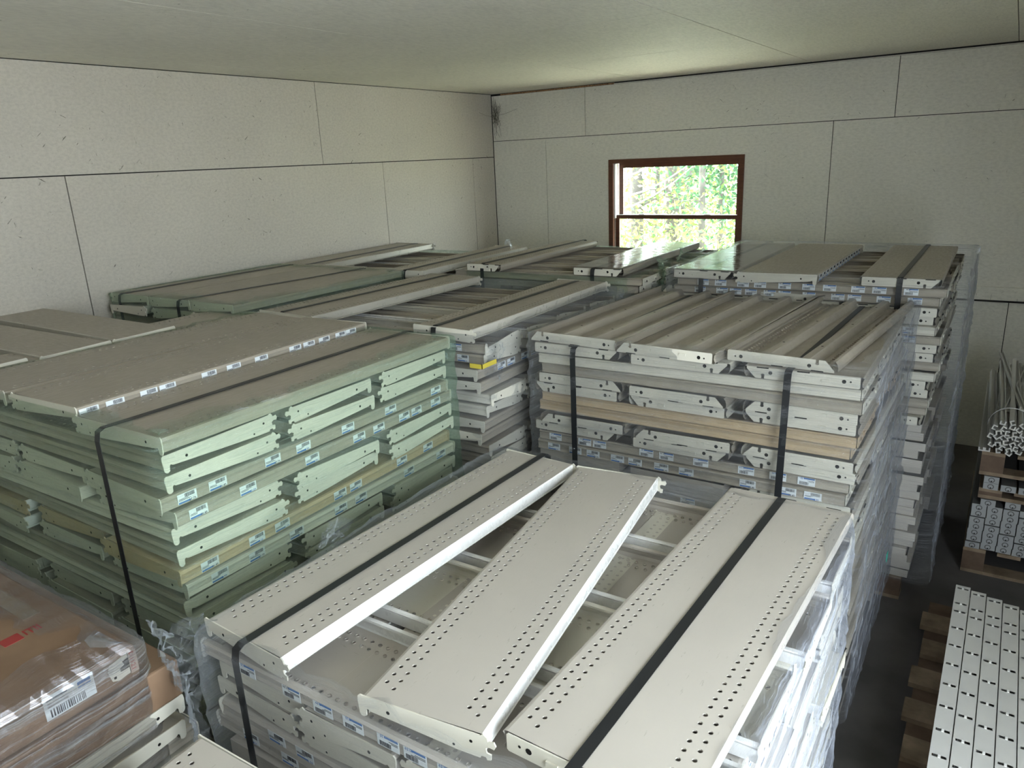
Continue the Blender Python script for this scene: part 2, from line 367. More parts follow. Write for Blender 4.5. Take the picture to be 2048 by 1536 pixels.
def shelf_meshes(kind, D, perf, mt=0):
    key = (kind, round(D, 3), perf, mt)
    if key in CACHE: return CACHE[key]
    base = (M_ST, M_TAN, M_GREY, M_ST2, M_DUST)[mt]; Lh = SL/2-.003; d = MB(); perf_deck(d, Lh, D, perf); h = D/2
    if kind == 'A':
        d.sweep([(-h,0),(-h-.007,-.002),(-h-.012,-.010),(-h-.009,-.018),(-h-.010,-.028),(-h-.014,-.037),(-h-.008,-.041),(-h+.004,-.040),(-h+.004,-.034)], -Lh, Lh)
        d.sweep([(h,0),(h+.0035,-.003),(h+.0035,-.033),(h+.0005,-.034)], -Lh, Lh, 1)
        d.sweep([(h+.0005,-.035),(h+.005,-.038),(h+.003,-.041),(h-.008,-.041),(h-.008,-.034)], -Lh, Lh, 1)
        P = [(-h-.004,.003),(-h-.011,.004),(-h-.016,0),(-h-.017,-.010),(-h-.015,-.040),(-h-.011,-.046),(-h-.005,-.047),(-h+.001,-.043),(-h+.002,-.030),(-h+.006,-.026),(-h+.012,-.030),
             (-h+.06,-.034),(h-.05,-.050),(h-.004,-.0515),(h-.002,-.046),(h+.008,-.046),(h+.010,-.052),(h+.018,-.050),(h+.019,-.038),(h+.010,-.036),(h+.008,-.026),(h+.016,-.022),(h+.026,-.024),(h+.030,-.016),(h+.026,-.008),(h+.014,-.010),(h+.012,-.002),(h+.004,.004),(h-.002,-.001)]
        br = MB(); br.plate(P, -.0015, .0015); pin = MB()
        for sx in (-.0019, .0019):
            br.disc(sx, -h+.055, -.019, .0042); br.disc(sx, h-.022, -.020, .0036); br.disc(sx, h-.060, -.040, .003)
    else:
        d.sweep([(-h,0),(-h-.006,-.001),(-h-.010,-.005),(-h-.007,-.010),(-h-.004,-.018),(-h-.005,-.030),(-h-.011,-.037),(-h-.008,-.0395),(-h+.004,-.039)], -Lh, Lh)
        d.sweep([(h,0),(h+.004,-.004),(h+.005,-.016),(h+.002,-.030),(h-.004,-.038),(h-.014,-.039)], -Lh, Lh)
        kx = h-.062
        P = [(-h+.004,-.001),(-h+.001,-.004),(-h+.001,-.036),(-h+.005,-.0395),(kx-.004,-.0395),(kx-.004,-.030),(kx-.006,-.026),(kx-.002,-.022),(kx+.004,-.022),(kx+.008,-.026),(kx+.006,-.030),(kx+.006,-.0395),(h-.036,-.0395),(h-.006,-.008),(h-.006,-.001)]
        br = MB(); br.plate(P, -.0015, .0015)
        for sx in (-.0019, .0019):
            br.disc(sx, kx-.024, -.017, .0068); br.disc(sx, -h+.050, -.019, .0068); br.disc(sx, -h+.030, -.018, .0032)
        for yy in (-h*.42, h*.30):
            br.box(-.0055, yy-.012, -.028, .0055, yy+.012, -.018)
            br.box(-.0025, yy+.05, -.0035, .0025, yy+.09, -.0005, 1)
    r = (d.mesh('deck', [base, (M_DIML if mt == 4 else M_LIP) if kind == 'A' else base]), br.mesh('bracket', [M_ST2 if mt != 1 else base, M_HOLE_SHADE]))
    CACHE[key] = r; return r
def stiffener_mesh(D):
    if ('st', D) in CACHE: return CACHE[('st', D)]
    m = MB(); Lh = SL/2-.02
    for yc in (-D*.17, D*.20):
        m.sweep([(yc-.030,-.002),(yc-.026,-.004),(yc-.016,-.026),(yc-.012,-.029),(yc+.012,-.029),(yc+.016,-.026),(yc+.026,-.004),(yc+.030,-.002)], -Lh, Lh)
        for x in (-.38, .02, .40):
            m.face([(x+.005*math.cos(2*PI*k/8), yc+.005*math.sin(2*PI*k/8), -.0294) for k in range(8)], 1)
    CACHE[('st', D)] = m.mesh('stiffener', [M_DUST, M_HOLE_SHADE]); return CACHE[('st', D)]
def text_faces(s, size):
    cu = bpy.data.curves.new('t', 'FONT'); cu.body = s; cu.size = size; cu.offset = size*.02; cu.resolution_u = 1
    o = bpy.data.objects.new('t', cu); me = bpy.data.meshes.new_from_object(o)
    r = [[me.vertices[i].co.copy() for i in p.vertices] for p in me.polygons]
    bpy.data.objects.remove(o); bpy.data.curves.remove(cu); bpy.data.meshes.remove(me); return r
def label_mesh(price, seed):
    """shelf price label: barcode, item line, blue band, price; lies in x,z and faces -y"""
    rn = random.Random(seed); m = MB(); W, H = .058, .030
    m.box(-W/2, -.0006, -H/2, W/2, 0, H/2)
    x = -W/2+.022
    while x < W/2-.006:
        w_ = rn.choice((.0006,.0009,.0014)); m.box(x, -.0010, H/2-.013, x+w_, -.0006, H/2-.002, 1); x += w_+rn.choice((.0007,.0011))
    for k in range(2): m.box(-W/2+.003, -.0010, -.0005-k*.0032, -W/2+.020+rn.random()*.02, -.0006, .0008-k*.0032, 1)
    m.box(-W/2+.002, -.0009, -H/2+.002, W/2-.020, -.0006, -H/2+.007, 2)
    for f in text_faces(price, .0095): m.face([(p.x+W/2-.025, -.0012, p.y-H/2+.0015) for p in f], 1 if seed % 2 else 2)
    return m.mesh('price_label', [M_PAPER, M_INK, M_BLUE])
LABELS = [label_mesh(p, i) for i, p in enumerate(('12.59','7.99','8.25','27.79','2.99','10.49'))]

ORD = ['top','second','third','fourth','fifth','sixth','seventh','eighth','ninth','tenth','eleventh','twelfth','thirteenth','fourteenth','fifteenth','sixteenth','seventeenth','eighteenth','nineteenth','twentieth','twenty-first','twenty-second','twenty-third','twenty-fourth','twenty-fifth','twenty-sixth','twenty-seventh','twenty-eighth','twenty-ninth','thirtieth','thirty-first','thirty-second','thirty-third','thirty-fourth','thirty-fifth']
N_SHELF = [0]
BULK = MB()
def bulk_shelf(kind, D, T, mt=0):
    h = D/2; Lh = SL/2; hh = .040 if kind == 'B' else .045
    b = len(BULK.v)
    pts = []
    for x in (-Lh, Lh):
        for y, z in ((-h,-hh),(-h,0),(h,0),(h,-hh)): pts.append(tuple(T @ Vector((x,y,z))))
    BULK.v += pts
    for q in ((0,1,5,4),(1,2,6,5),(2,3,7,6),(0,3,2,1),(4,5,6,7)): BULK.f.append(tuple(b+i for i in q)); BULK.m.append(0)
def put_shelf(kind, D, x, y, ztop, rz, flip, label, group, perf=False, mt=0, labels=(), stiff=False, tilt=0.0):
    """ztop = height of the upper face of the row the shelf sits in"""
    hh = .041 if kind == 'B' else .053
    o = thing('steel_shelf', label, 'shelf', (x, y, ztop - (hh-.0005 if flip else 0)), (PI+tilt if flip else tilt, 0, rz), group)
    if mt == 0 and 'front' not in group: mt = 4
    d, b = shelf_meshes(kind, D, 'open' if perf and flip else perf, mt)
    link('deck', d, o)
    link('bracket', b, o, (-SL/2, 0, 0)); link('bracket', b, o, (SL/2, 0, 0))
    if stiff: link('stiffener', stiffener_mesh(D), o)
    for (lx, li) in labels:
        yl, zl_ = (-D/2-.0125, -.0215) if kind == 'A' else (-D/2-.0085, -.0215)
        link('price_label', LABELS[li % len(LABELS)], o, (lx, yl, zl_))
    N_SHELF[0] += 1; return o

class Stack:
    def __init__(s, kind, x0, x1, y0, y1, top, phrase, yaw=0.0):
        s.kind, s.x0, s.x1, s.y0, s.y1, s.top, s.phrase, s.yaw = kind, x0, x1, y0, y1, top, phrase, yaw
        s.p = .0415 if kind == 'B' else .0535
        s.rn = random.Random(int(x0*100+y0*17))
    flip_row = 1; stiff_row = True; gap = .056; dens = .26
    def rows(s, pattern, n_front, n_side, top_row=None, tan=(), per=3, label_rows=(), depth=None):
        """pattern cycles over rows below the top one; n_front rows built whole, then to n_side only what the right side shows"""
        z = s.top; cx, cy = (s.x0+s.x1)/2, (s.y0+s.y1)/2
        R = Matrix.Rotation(s.yaw, 4, 'Z'); base = .142
        k = 0; grp = 'steel shelves in the ' + s.phrase
        total = int((s.top-base)/s.p + .3)
        while k < total:
            ori = pattern[k] if k < len(pattern) else pattern[len(pattern)-4+((k-len(pattern)) % 4)]
            ext = (s.x1-s.x0) if ori == 'Y' else (s.y1-s.y0)
            if k == 0 and top_row is not None:
                for i, (tx, D, th, front, kw) in enumerate(top_row):
                    rz = (PI/2 if front > 0 else -PI/2) - th
                    kw = dict(kw); nm = kw.pop('name'); ty = kw.pop('y', cy); kk = kw.pop('kind', s.kind); dz = kw.pop('dz', 0)
                    put_shelf(kk, D, tx, ty, z+dz, rz, kw.pop('flip', False), nm, grp, **kw)
            else:
                n = per; gap = s.gap if s.kind == 'A' else .060; D = depth or (ext-(n-1)*gap-.03)/n
                for i in range(n):
                    c = -ext/2+.015+D/2+i*(D+gap) + s.rn.uniform(-.005,.005)*(1 if s.kind == 'A' else 3); sl = s.rn.uniform(-.020,.016)
                    if s.kind == 'A': front = 1 if i > 0 else -1
                    else: front = -1 if s.rn.random() < .5 else 1
                    flip = (s.kind == 'B' and k % 2 == 0 and k > 1) or k == s.flip_row
                    th = s.rn.uniform(-.016,.016)
                    if ori == 'Y':
                        px, py = c, sl; fx = front if s.kind == 'B' else (1 if i > 0 else -1)
                        if i == n-1: fx = 1
                        rz = PI/2 if (fx > 0) != flip else -PI/2
                    else:
                        # row lying across: the near one shows its labelled lip towards the camera
                        px, py = sl, c; fy = (-1 if i == 0 else (1 if i == n-1 else front))
                        rz = 0 if (fy < 0) != flip else PI
                    q = R @ Vector((px, py, 0)); X, Y = cx+q.x, cy+q.y; rz2 = rz+s.yaw+th
                    vis = k < n_front or (k < n_side and (ori == 'X' or i == n-1))
                    mt = 1 if k in tan else (0 if s.rn.random() < .8 else 3)
                    if vis:
                        if ori == 'Y': pos = {3: ('left of three','middle of three','right of three'), 4: ('leftmost','second from left','third from left','rightmost')}[n][i]
                        else: pos = {3: ('nearest of three','middle of three','farthest of three'), 4: ('nearest','second nearest','third nearest','farthest')}[n][i]
                        labs = []
                        outer = (ori == 'X' and i == 0) or (ori == 'Y' and i == n-1)
                        if outer and (k in label_rows):
                            x = -.54+s.rn.random()*.15
                            while x < .54: labs.append((x, s.rn.randrange(6))); x += s.rn.uniform(.065, s.dens)
                        put_shelf(s.kind, round(D,3), X, Y, z-.0005*k, rz2, flip, f"{('tan' if mt==1 else 'cream')} steel shelf, {'top row' if k == 0 else ORD[k]+' row down'}, {pos}, {s.phrase}", grp,
                                  perf=(k in (1,2) and s.kind == 'A') or (k == 2 and s.kind == 'B'), mt=mt, labels=labs, tilt=(0 if (s.kind == 'B' or flip or k < 1) else s.rn.uniform(.0,.045)), stiff=(k == s.flip_row and s.stiff_row))
                    else:
                        T = Matrix.Translation((X, Y, z-.0005*k-(.04 if flip else 0))) @ Matrix.Rotation(rz2, 4, 'Z') @ (Matrix.Rotation(PI, 4, 'X') if flip else Matrix.Identity(4))
                        bulk_shelf(s.kind, D, T)
            z -= s.p; k += 1
        s.base = z+.0005*k
        pallet(cx, cy, s.x1-s.x0-.06, s.y1-s.y0-.06, s.yaw, 'wooden pallet under the ' + s.phrase, 'pallets under the shelf stacks', h=max(.10, z-.0005*k-.002))

def pallet(cx, cy, W, D, yaw, label, group, h=.142, z=0, name='wooden_pallet', nb=7):
    o = thing(name, label, 'pallet', (cx, cy, z), (0,0,yaw), group)
    for i in range(3):
        for k in range(3):
            m = MB(); a = (-W/2, -.05, W/2-.10)[k]; m.box(a, (-D/2, -.045, D/2-.09)[i], .018, a+.10, (-D/2, -.045, D/2-.09)[i]+.09, h-.018); m.build('block', M_WOODR, o)
        m = MB(); m.box(-W/2, (-D/2, -.045, D/2-.09)[i], 0, W/2, (-D/2, -.045, D/2-.09)[i]+.09, .018); m.build('bottom_board', M_WOOD, o)
    for i in range(nb):
        a = -W/2 + i*(W-.10)/(nb-1); m = MB(); m.box(a, -D/2, h-.018, a+.10, D/2, h); m.build('deck_board', M_WOOD, o)
    return o

def strap(pts, label, group, width=.015, side=None):
    """flat band through pts; its flat side turned outwards"""
    m = MB(); n = len(pts); side = Vector(side)
    P = [Vector(p) for p in pts]; L_, R_ = [], []
    b = 0; t = .0012
    for i, p in enumerate(P):
        a = P[max(i-1,0)]; c = P[min(i+1,n-1)]; d = (c-a).normalized(); nn = d.cross(side).normalized()
        for q in (p-side*width/2-nn*t/2, p+side*width/2-nn*t/2, p+side*width/2+nn*t/2, p-side*width/2+nn*t/2): m.v.append(tuple(q))
    for i in range(n-1):
        a, c = 4*i, 4*(i+1)
        for k in range(4):
            k2 = (k+1) % 4; m.f.append((a+k, a+k2, c+k2, c+k)); m.m.append(0)
    return tag(m.build('packing_strap', M_STRAP), label, 'strap', group)
def strap_over(x_near, x_far, y_near, y_far, ztop, zlow, phrase, which, bow=.0, yo=.034, th=0):
    """strap running over the top from the near face to the far one"""
    s = Vector((1, 0, 0)); pts = []
    ya, yb = y_near-yo, y_far+yo
    pts.append((x_near+bow*.6, ya-.004, zlow)); pts.append((x_near+bow*.3, ya-.002, (zlow+ztop)/2)); pts.append((x_near, ya, ztop-.03)); pts.append((x_near, ya+.006, ztop-.004)); pts.append((x_near, ya+.022, ztop+.0035))
    for k in range(1, 6): t = k/6; pts.append((x_near+(x_far-x_near)*t, ya+(yb-ya)*t, ztop+.0035))
    pts += [(x_far, yb-.02, ztop+.0035), (x_far, yb, ztop-.01), (x_far, yb, ztop-.30)]
    return strap(pts, f'black packing strap over the {phrase}, {which}', 'black packing straps over the stacks', .024, s)

def film(x0, x1, y0, y1, zb, zt, mt, label, yaw=0, off=.036, hem=.09, wob=.012, seed=0, top_drop=.0, mt_side=None, sides=None, hemz=.006, group='stretch film wraps'):
    """wrap around a footprint with a ragged hem folded in over the top"""
    m = MB(); uv = []; mats = [mt, mt_side or mt, F_HEMG if mt is F_GREEN else F_HEM]
    cx, cy = (x0+x1)/2, (y0+y1)/2; hx, hy = (x1-x0)/2+off, (y1-y0)/2+off; r = .05
    loop = []; step = .022
    def seg(ax, ay, bx, by, nx, ny):
        n = max(2, int(math.hypot(bx-ax, by-ay)/step))
        for k in range(n): loop.append((ax+(bx-ax)*k/n, ay+(by-ay)*k/n, nx, ny))
    def arc(px, py, a0):
        for k in range(4):
            a = a0+PI/2*k/4; loop.append((px+r*math.cos(a), py+r*math.sin(a), math.cos(a), math.sin(a)))
    seg(-hx+r, -hy, hx-r, -hy, 0, -1); arc(hx-r, -hy+r, -PI/2); seg(hx, -hy+r, hx, hy-r, 1, 0); arc(hx-r, hy-r, 0)
    seg(hx-r, hy, -hx+r, hy, 0, 1); arc(-hx+r, hy-r, PI/2); seg(-hx, hy-r, -hx, -hy+r, -1, 0); arc(-hx+r, -hy+r, PI)
    nz = max(3, int((zt-zb)/.024)); cs, sn = math.cos(yaw), math.sin(yaw)
    rowsz = [(zb+(zt-zb)*k/nz, 0) for k in range(nz+1)] + [(zt+hemz*.7, .3), (zt+hemz, .65), (zt+hemz, 1)]
    S = [0]
    for a, b in zip(loop, loop[1:]): S.append(S[-1]+math.hypot(b[0]-a[0], b[1]-a[1]))
    nl = len(loop); Sv = S
    for (z, hf) in rowsz:
        for i, (x, y, nx, ny) in enumerate(loop):
            u = Sv[i]
            d = wob*(noise.noise(Vector((u*5, z*14, seed))) + .7*noise.noise(Vector((u*17, z*38, seed+5)))) + .006*noise.noise(Vector((u*60, z*25, seed+9)))
            inn = 0
            if hf: inn = hf*hem*(.7+.6*noise.noise(Vector((u*4, seed, 1.7)))+.35*noise.noise(Vector((u*14, seed, 3.1))))
            zz = z + (top_drop*noise.noise(Vector((u*3, 2.2, seed))) if z > zt-.03 else 0) + (.003*abs(noise.noise(Vector((u*30, hf*3, seed)))) if hf else 0)
            X, Y = x+nx*(d-inn), y+ny*(d-inn)
            m.v.append((cx+X*cs-Y*sn, cy+X*sn+Y*cs, zz)); uv.append((u, z+hf*hem))
    nr = len(rowsz)
    for j in range(nr-1):
        for i in range(nl):
            i2 = (i+1) % nl; nx, ny = loop[i][2], loop[i][3]
            sd_ = 'f' if ny < -.7 else 'r' if nx > .7 else 'b' if ny > .7 else 'l'
            if sides and sd_ not in sides: continue
            m.f.append((j*nl+i, j*nl+i2, (j+1)*nl+i2, (j+1)*nl+i)); m.m.append(2 if j >= nr-3 else 1 if (mt_side and sd_ == 'r') else 0)
    m.uv = uv
    return tag(m.build('stretch_film', mats, smooth=True), label, 'film', group)
def crumple(parent, loc, size, mt, seed, name='loose_film', rot=(0,0,0), n=34, amp=.35):
    """a crumpled tuft of film"""
    m = MB(); uv = []; R = Matrix.Rotation(rot[2], 3, 'Z') @ Matrix.Rotation(rot[1], 3, 'Y') @ Matrix.Rotation(rot[0], 3, 'X')
    for j in range(n+1):
        for i in range(n+1):
            a, b = i/n-.5, j/n-.5; q = Vector((a*6+seed, b*6, seed*1.3)); s = min(size)
            e = noise.turbulence_vector(q*.8, 4, True)*s*amp
            p = Vector((a*size[0], .25*size[1]*math.cos(a*5+seed), b*size[2])) + Vector((e.x*.5, e.y, e.z*.5))
            m.v.append(tuple(R @ p + Vector(loc))); uv.append((a*size[0], b*size[2]))
    for j in range(n):
        for i in range(n):
            k = j*(n+1)+i; m.f.append((k, k+1, k+n+2, k+n+1)); m.m.append(0)
    m.uv = uv; o = m.build(name, mt, parent); return o

# ---- the stacks (left/right x, near/far y, top)
def zt(z): return z+FZ
F = Stack('A', 2.71, 3.885, -5.27, -4.03, zt(-1.165), 'front clear-wrapped stack')
F.stiff_row = False; F.dens = .15
F.rows('YXYYXX', 6, 17, [(2.866, .262, .045, -1, dict(name='narrow perforated shelf under the left strap of the front stack', y=-4.655, perf=True)),
    (3.268, .262, -.128, -1, dict(name='perforated shelf lying askew, middle of the front stack top, no strap', y=-4.645, perf=True, labels=())),
    (3.705, .345, .036, -1, dict(name='wide perforated shelf under the right strap of the front stack', y=-4.60, perf=True, kind='B'))], per=4, label_rows=(1,2,3,4,5), tan=())
G = Stack('A', 1.17, 2.395, -5.12, -3.91, zt(-.81), 'big green-wrapped stack at left')
G.flip_row = -1; G.gap = .085
G.rows('YXXYYXXYYX', 13, 13, [(2.195, .395, .0, 1, dict(name='perforated shelf at the right edge atop the big green-wrapped stack', y=-4.51, perf=True, mt=0)),
    (1.792, .345, -.02, 1, dict(name='perforated shelf with a row of price labels atop the green-wrapped stack', y=-4.51, perf=True, dz=.020, labels=[(-.57,0),(-.49,3),(-.38,1),(-.315,2),(-.16,0),(-.06,4),(.06,5),(.22,0),(.29,2),(.37,1),(.46,3),(.52,4)])),
    (1.405, .330, .045, 1, dict(name='perforated shelf with a raised bright lip, left half of the green-wrapped stack top', y=-4.50, perf=True, dz=.012)),
    (1.06, .29, .03, 1, dict(name='perforated shelf at the left edge atop the big green-wrapped stack', y=-4.46, perf=True))], label_rows=(3,4,7,8,11,12), tan=(7,))
C = Stack('B', 2.60, 3.86, -3.60, -2.38, zt(-.838), 'tall clear-wrapped stack under the window')
C.flip_row = -1
C.rows('YYXXYYXXYYXX', 12, 26, [(2.815, .40, .07, -1, dict(name='upside-down shelf, leftmost on the stack of upturned shelves', y=-2.98, flip=True, stiff=True)),
    (3.215, .385, .075, -1, dict(name='upside-down shelf, second from left on the stack of upturned shelves', y=-3.02, flip=True, stiff=True)),
    (3.625, .37, .085, 1, dict(name='upside-down perforated shelf, right on the stack of upturned shelves', y=-2.97, flip=True, stiff=True, perf=True))], tan=(6,7), label_rows=(10,11,14,15))
R_ = Stack('B', 2.76, 3.97, -2.43, -1.20, zt(-.74), 'rear stack right of the window')
R_.dens = .13
R_.rows('YXXYYXX', 5, 16, [(2.915, .30, .01, -1, dict(name='shelf with strap, leftmost atop the rear stack right of the window', y=-1.85)),
    (3.275, .345, .012, 1, dict(name='shelf with labelled edge beside the gap atop the rear stack', y=-1.85, kind='A', labels=[(x*.075-.52, x) for x in range(14)])),
    (3.795, .315, -.01, -1, dict(name='shelf under the right strap atop the rear stack, beyond the gap', y=-1.83))], label_rows=(1,2,5,6))
Mm = Stack('A', 1.30, 2.47, -3.78, -2.62, zt(-.80), 'middle stack behind the green one')
Mm.dens = .12
Mm.rows('YXXYYXXYY', 11, 11, [(1.44, .36, .05, -1, dict(name='perforated strapped shelf at the left edge atop the middle stack', y=-3.24, perf=True)),
    (2.30, .275, -.005, -1, dict(name='perforated strapped shelf at the right edge atop the middle stack', y=-3.20, perf=True))], label_rows=(1,2,3), per=4)
M2 = Stack('B', 1.50, 2.50, -2.52, -1.28, zt(-.745), 'stack below the window sill')
M2.rows('YXXYY', 3, 3, [(1.62, .235, .01, -1, dict(name='strapped shelf at the left edge of the stack below the window sill', y=-1.93, perf=True)),
    (2.34, .29, -.012, -1, dict(name='film-covered glossy shelf in front of the window, right edge of its stack', y=-1.90, perf=True))], per=4)
L3 = Stack('A', .13, 1.38, -2.72, -1.50, zt(-.775), 'stack in the far left corner')
L3.rows('YXXYY', 3, 3, [(.22, .36, -.02, -1, dict(name='strapped shelf against the left wall in the far corner stack', y=-2.10, perf=True)),
    (1.14, .27, -.01, -1, dict(name='strapped shelf at the right edge of the far corner stack', y=-2.10, perf=True))], per=4)
L2 = Stack('A', .09, 1.17, -3.90, -2.76, zt(-.772), 'green-wrapped stack by the left wall')
L2.flip_row = -1
L2.rows('YYXX', 5, 5, [(.25, .34, .03, 1, dict(name='shelf nearest the left wall on the small green-wrapped stack', y=-3.30)),
    (.61, .34, .03, 1, dict(name='shelf in the middle of the small green-wrapped stack top', y=-3.30)),
    (.96, .32, .03, 1, dict(name='grey-lipped shelf at the right of the small green-wrapped stack top', y=-3.30, mt=0))])
L1 = Stack('A', .04, 1.02, -5.45, -4.24, zt(-.80), 'stack at the left picture edge')
L1.flip_row = -1
L1.rows('XXYY', 1, 1, None, label_rows=(0,), per=4)
H = Stack('A', 2.90, 4.05, -6.62, -5.41, zt(-1.285), 'low stack before the front one')
H.rows('YXXYY', 1, 1, [(3.07, .33, -.02, -1, dict(name='perforated shelf whose corner shows at the bottom picture edge', y=-6.03, perf=True)), (3.44, .33, -.02, -1, dict(name='shelf under the picture edge on the low stack', y=-6.03))])
BULK_O = None

# straps
strap_over(2.855, 2.895, F.y0, F.y1, F.top, .3, 'front stack', 'left one', .02, .03)
strap_over(3.655, 3.705, F.y0-.02, F.y1+.02, F.top, .4, 'front stack', 'right one', 0, .03)
strap_over(2.18, 2.19, G.y0, G.y1, G.top, .15, 'big green-wrapped stack', 'right one', .02, .045)
strap_over(1.27, 1.37, G.y0, G.y1, G.top, .15, 'big green-wrapped stack', 'left one', 0, .045)
strap_over(2.80, 2.84, C.y0, C.y1, C.top-.0415, .3, 'stack of upturned shelves', 'left one', .01, .030)
strap_over(3.615, 3.66, C.y0, C.y1, C.top-.0415, .2, 'stack of upturned shelves', 'right one', -.03, .030)
strap_over(2.90, 2.92, R_.y0, R_.y1, R_.top, .6, 'rear stack right of the window', 'left one', 0, .02)
strap_over(3.80, 3.80, R_.y0, R_.y1, R_.top, .6, 'rear stack right of the window', 'right one', 0, .02)
strap_over(1.37, 1.44, Mm.y0-.05, Mm.y1, Mm.top, .7, 'middle stack', 'left one', 0, .02)
strap_over(2.26, 2.28, Mm.y0-.02, Mm.y1, Mm.top, .4, 'middle stack', 'right one', 0, .02)
strap_over(1.605, 1.625, M2.y0, M2.y1, M2.top, .8, 'stack below the window sill', 'left one', 0, .02)
strap_over(2.33, 2.34, M2.y0, M2.y1, M2.top, .8, 'stack below the window sill', 'right one', 0, .02)
strap_over(.30, .24, L3.y0, L3.y1, L3.top, .8, 'far left corner stack', 'left one', 0, .01)
strap_over(1.16, 1.13, L3.y0, L3.y1, L3.top, .8, 'far left corner stack', 'right one', 0, .01)
strap_over(.17, .20, L2.y0, L2.y1, L2.top, .8, 'green-wrapped stack by the left wall', 'left one', 0, .03)
strap_over(.70, .86, L2.y0, L2.y1, L2.top, .8, 'green-wrapped stack by the left wall', 'right one', 0, .03)

# stretch film
ff = film(F.x0, F.x1, F.y0, F.y1, .15, F.top-.03, F_CLEAR, 'clear stretch film around the front stack with a crumpled left corner', off=.034, hemz=.034, hem=.06, seed=3, mt_side=F_SIDE, top_drop=.002)
crumple(ff, (2.655, -5.32, F.top-.09), (.13,.12,.20), F_CLEAR, 3.3, rot=(.2,0,.6))
crumple(ff, (2.685, -5.34, F.top-.26), (.07,.09,.26), F_CLEAR, 8.1, rot=(.1,.1,.4))
crumple(ff, (2.69, -4.84, F.top+.015), (.09,.06,.09), F_CLEAR, 5.2, rot=(.3,.5,1.4))
fg = film(G.x0, G.x1, G.y0, G.y1, .15, G.top, F_GREEN, 'pale green stretch film around the big left stack', off=.038, hem=.12, seed=11)
fc = film(C.x0, C.x1, C.y0, C.y1, .15, C.top-.004, F_GLINT, 'clear stretch film around the stack of upturned shelves', off=.030, hem=.07, seed=17, mt_side=F_SIDE, wob=.010)
fr_ = film(R_.x0, R_.x1+.04, R_.y0, R_.y1, .15, R_.top, F_CLEAR, 'clear stretch film around the rear stack right of the window', off=.05, hem=.06, seed=23, mt_side=F_SIDE)
fm = film(Mm.x0, Mm.x1, Mm.y0, Mm.y1, .2, Mm.top-.02, F_CLEAR, 'clear stretch film around the middle stack with loose torn end', off=.04, hem=.06, seed=29, mt_side=F_CLEAR)
crumple(fm, (2.53, -2.72, Mm.top-.08), (.10,.24,.12), F_CLEAR, 2.2, rot=(.1,.1,1.35))
crumple(fm, (2.50, -3.75, Mm.top-.14), (.08,.08,.16), F_CLEAR, 6.4, rot=(.1,.2,.3))
f2 = film(M2.x0, M2.x1, M2.y0, M2.y1, .8, M2.top-.045, F_GREENL, 'greenish stretch film around the stack below the window sill', off=.03, hem=.05, seed=31)
crumple(f2, (2.60, -2.20, M2.top-.085), (.20,.26,.16), F_GREENL, 4.9, rot=(.1,0,1.2))
crumple(f2, (2.62, -1.80, M2.top-.06), (.20,.22,.12), F_GREENL, 1.4, rot=(.4,0,1.4))
f3 = film(L2.x0-.02, L2.x1, L2.y0, L2.y1, .8, L2.top, F_GREEN, 'green stretch film around the small stack by the left wall', off=.03, hem=.14, seed=37, wob=.010)
f4 = film(L3.x0, L3.x1, L3.y0, L3.y1, .9, L3.top-.05, F_GREENL, 'stretch film around the far left corner stack', off=.02, hem=.05, seed=41)
crumple(f4, (1.24, -1.66, L3.top+.004), (.10,.24,.035), F_CLEAR, 7.7, rot=(1.4,0,1.3))
def top_sheet(x0, x1, y0, y1, z, label, seed):
    m = MB(); uv = []; n = 24
    for j in range(n+1):
        for i in range(n+1):
            x = x0+(x1-x0)*i/n; y = y0+(y1-y0)*j/n; e = min(i, n-i)/n
            m.v.append((x, y, z+.006+.0012*noise.noise(Vector((x*4, y*2, seed)))-(.03 if e == 0 else 0))); uv.append((x, y))
    for j in range(n):
        for i in range(n): k = j*(n+1)+i; m.f.append((k, k+1, k+n+2, k+n+1)); m.m.append(0)
    m.uv = uv; return tag(m.build('film_sheet', F_TOP, smooth=True), label, 'film', 'flat film over shelf tops')
top_sheet(2.74, 3.10, -2.46, -1.22, R_.top, 'flat shiny film on the rear stack reflecting the window', 2)
top_sheet(2.19, 2.50, -2.50, -1.30, M2.top, 'flat shiny film on the shelf in front of the window', 5)
# leftover shelves deeper in the stacks: one mass
if BULK.v: tag(BULK.build('stacked_shelves', M_ST), 'cream steel shelves deep inside the stacks', 'shelf', 'steel shelves deep inside the stacks', 'stuff')
# stickers
m = MB(); m.box(0, -.014, -.016, .002, .014, .016); o = tag(m.build('green_sticker', M_TAPE), 'small green sticker on film at the right side of the upturned-shelf stack', 'sticker'); o.location = (3.945, -3.35, zt(-1.62))
m = MB(); m.box(.09, -.05, -.010, .15, -.047, .008); m.box(.147,-.05,-.010,.15,.05,.008); o = tag(m.build('yellow_tape', M_YEL), 'yellow tape around a shelf corner of the middle stack', 'tape'); o.location = (2.37, -3.80, zt(-.93))

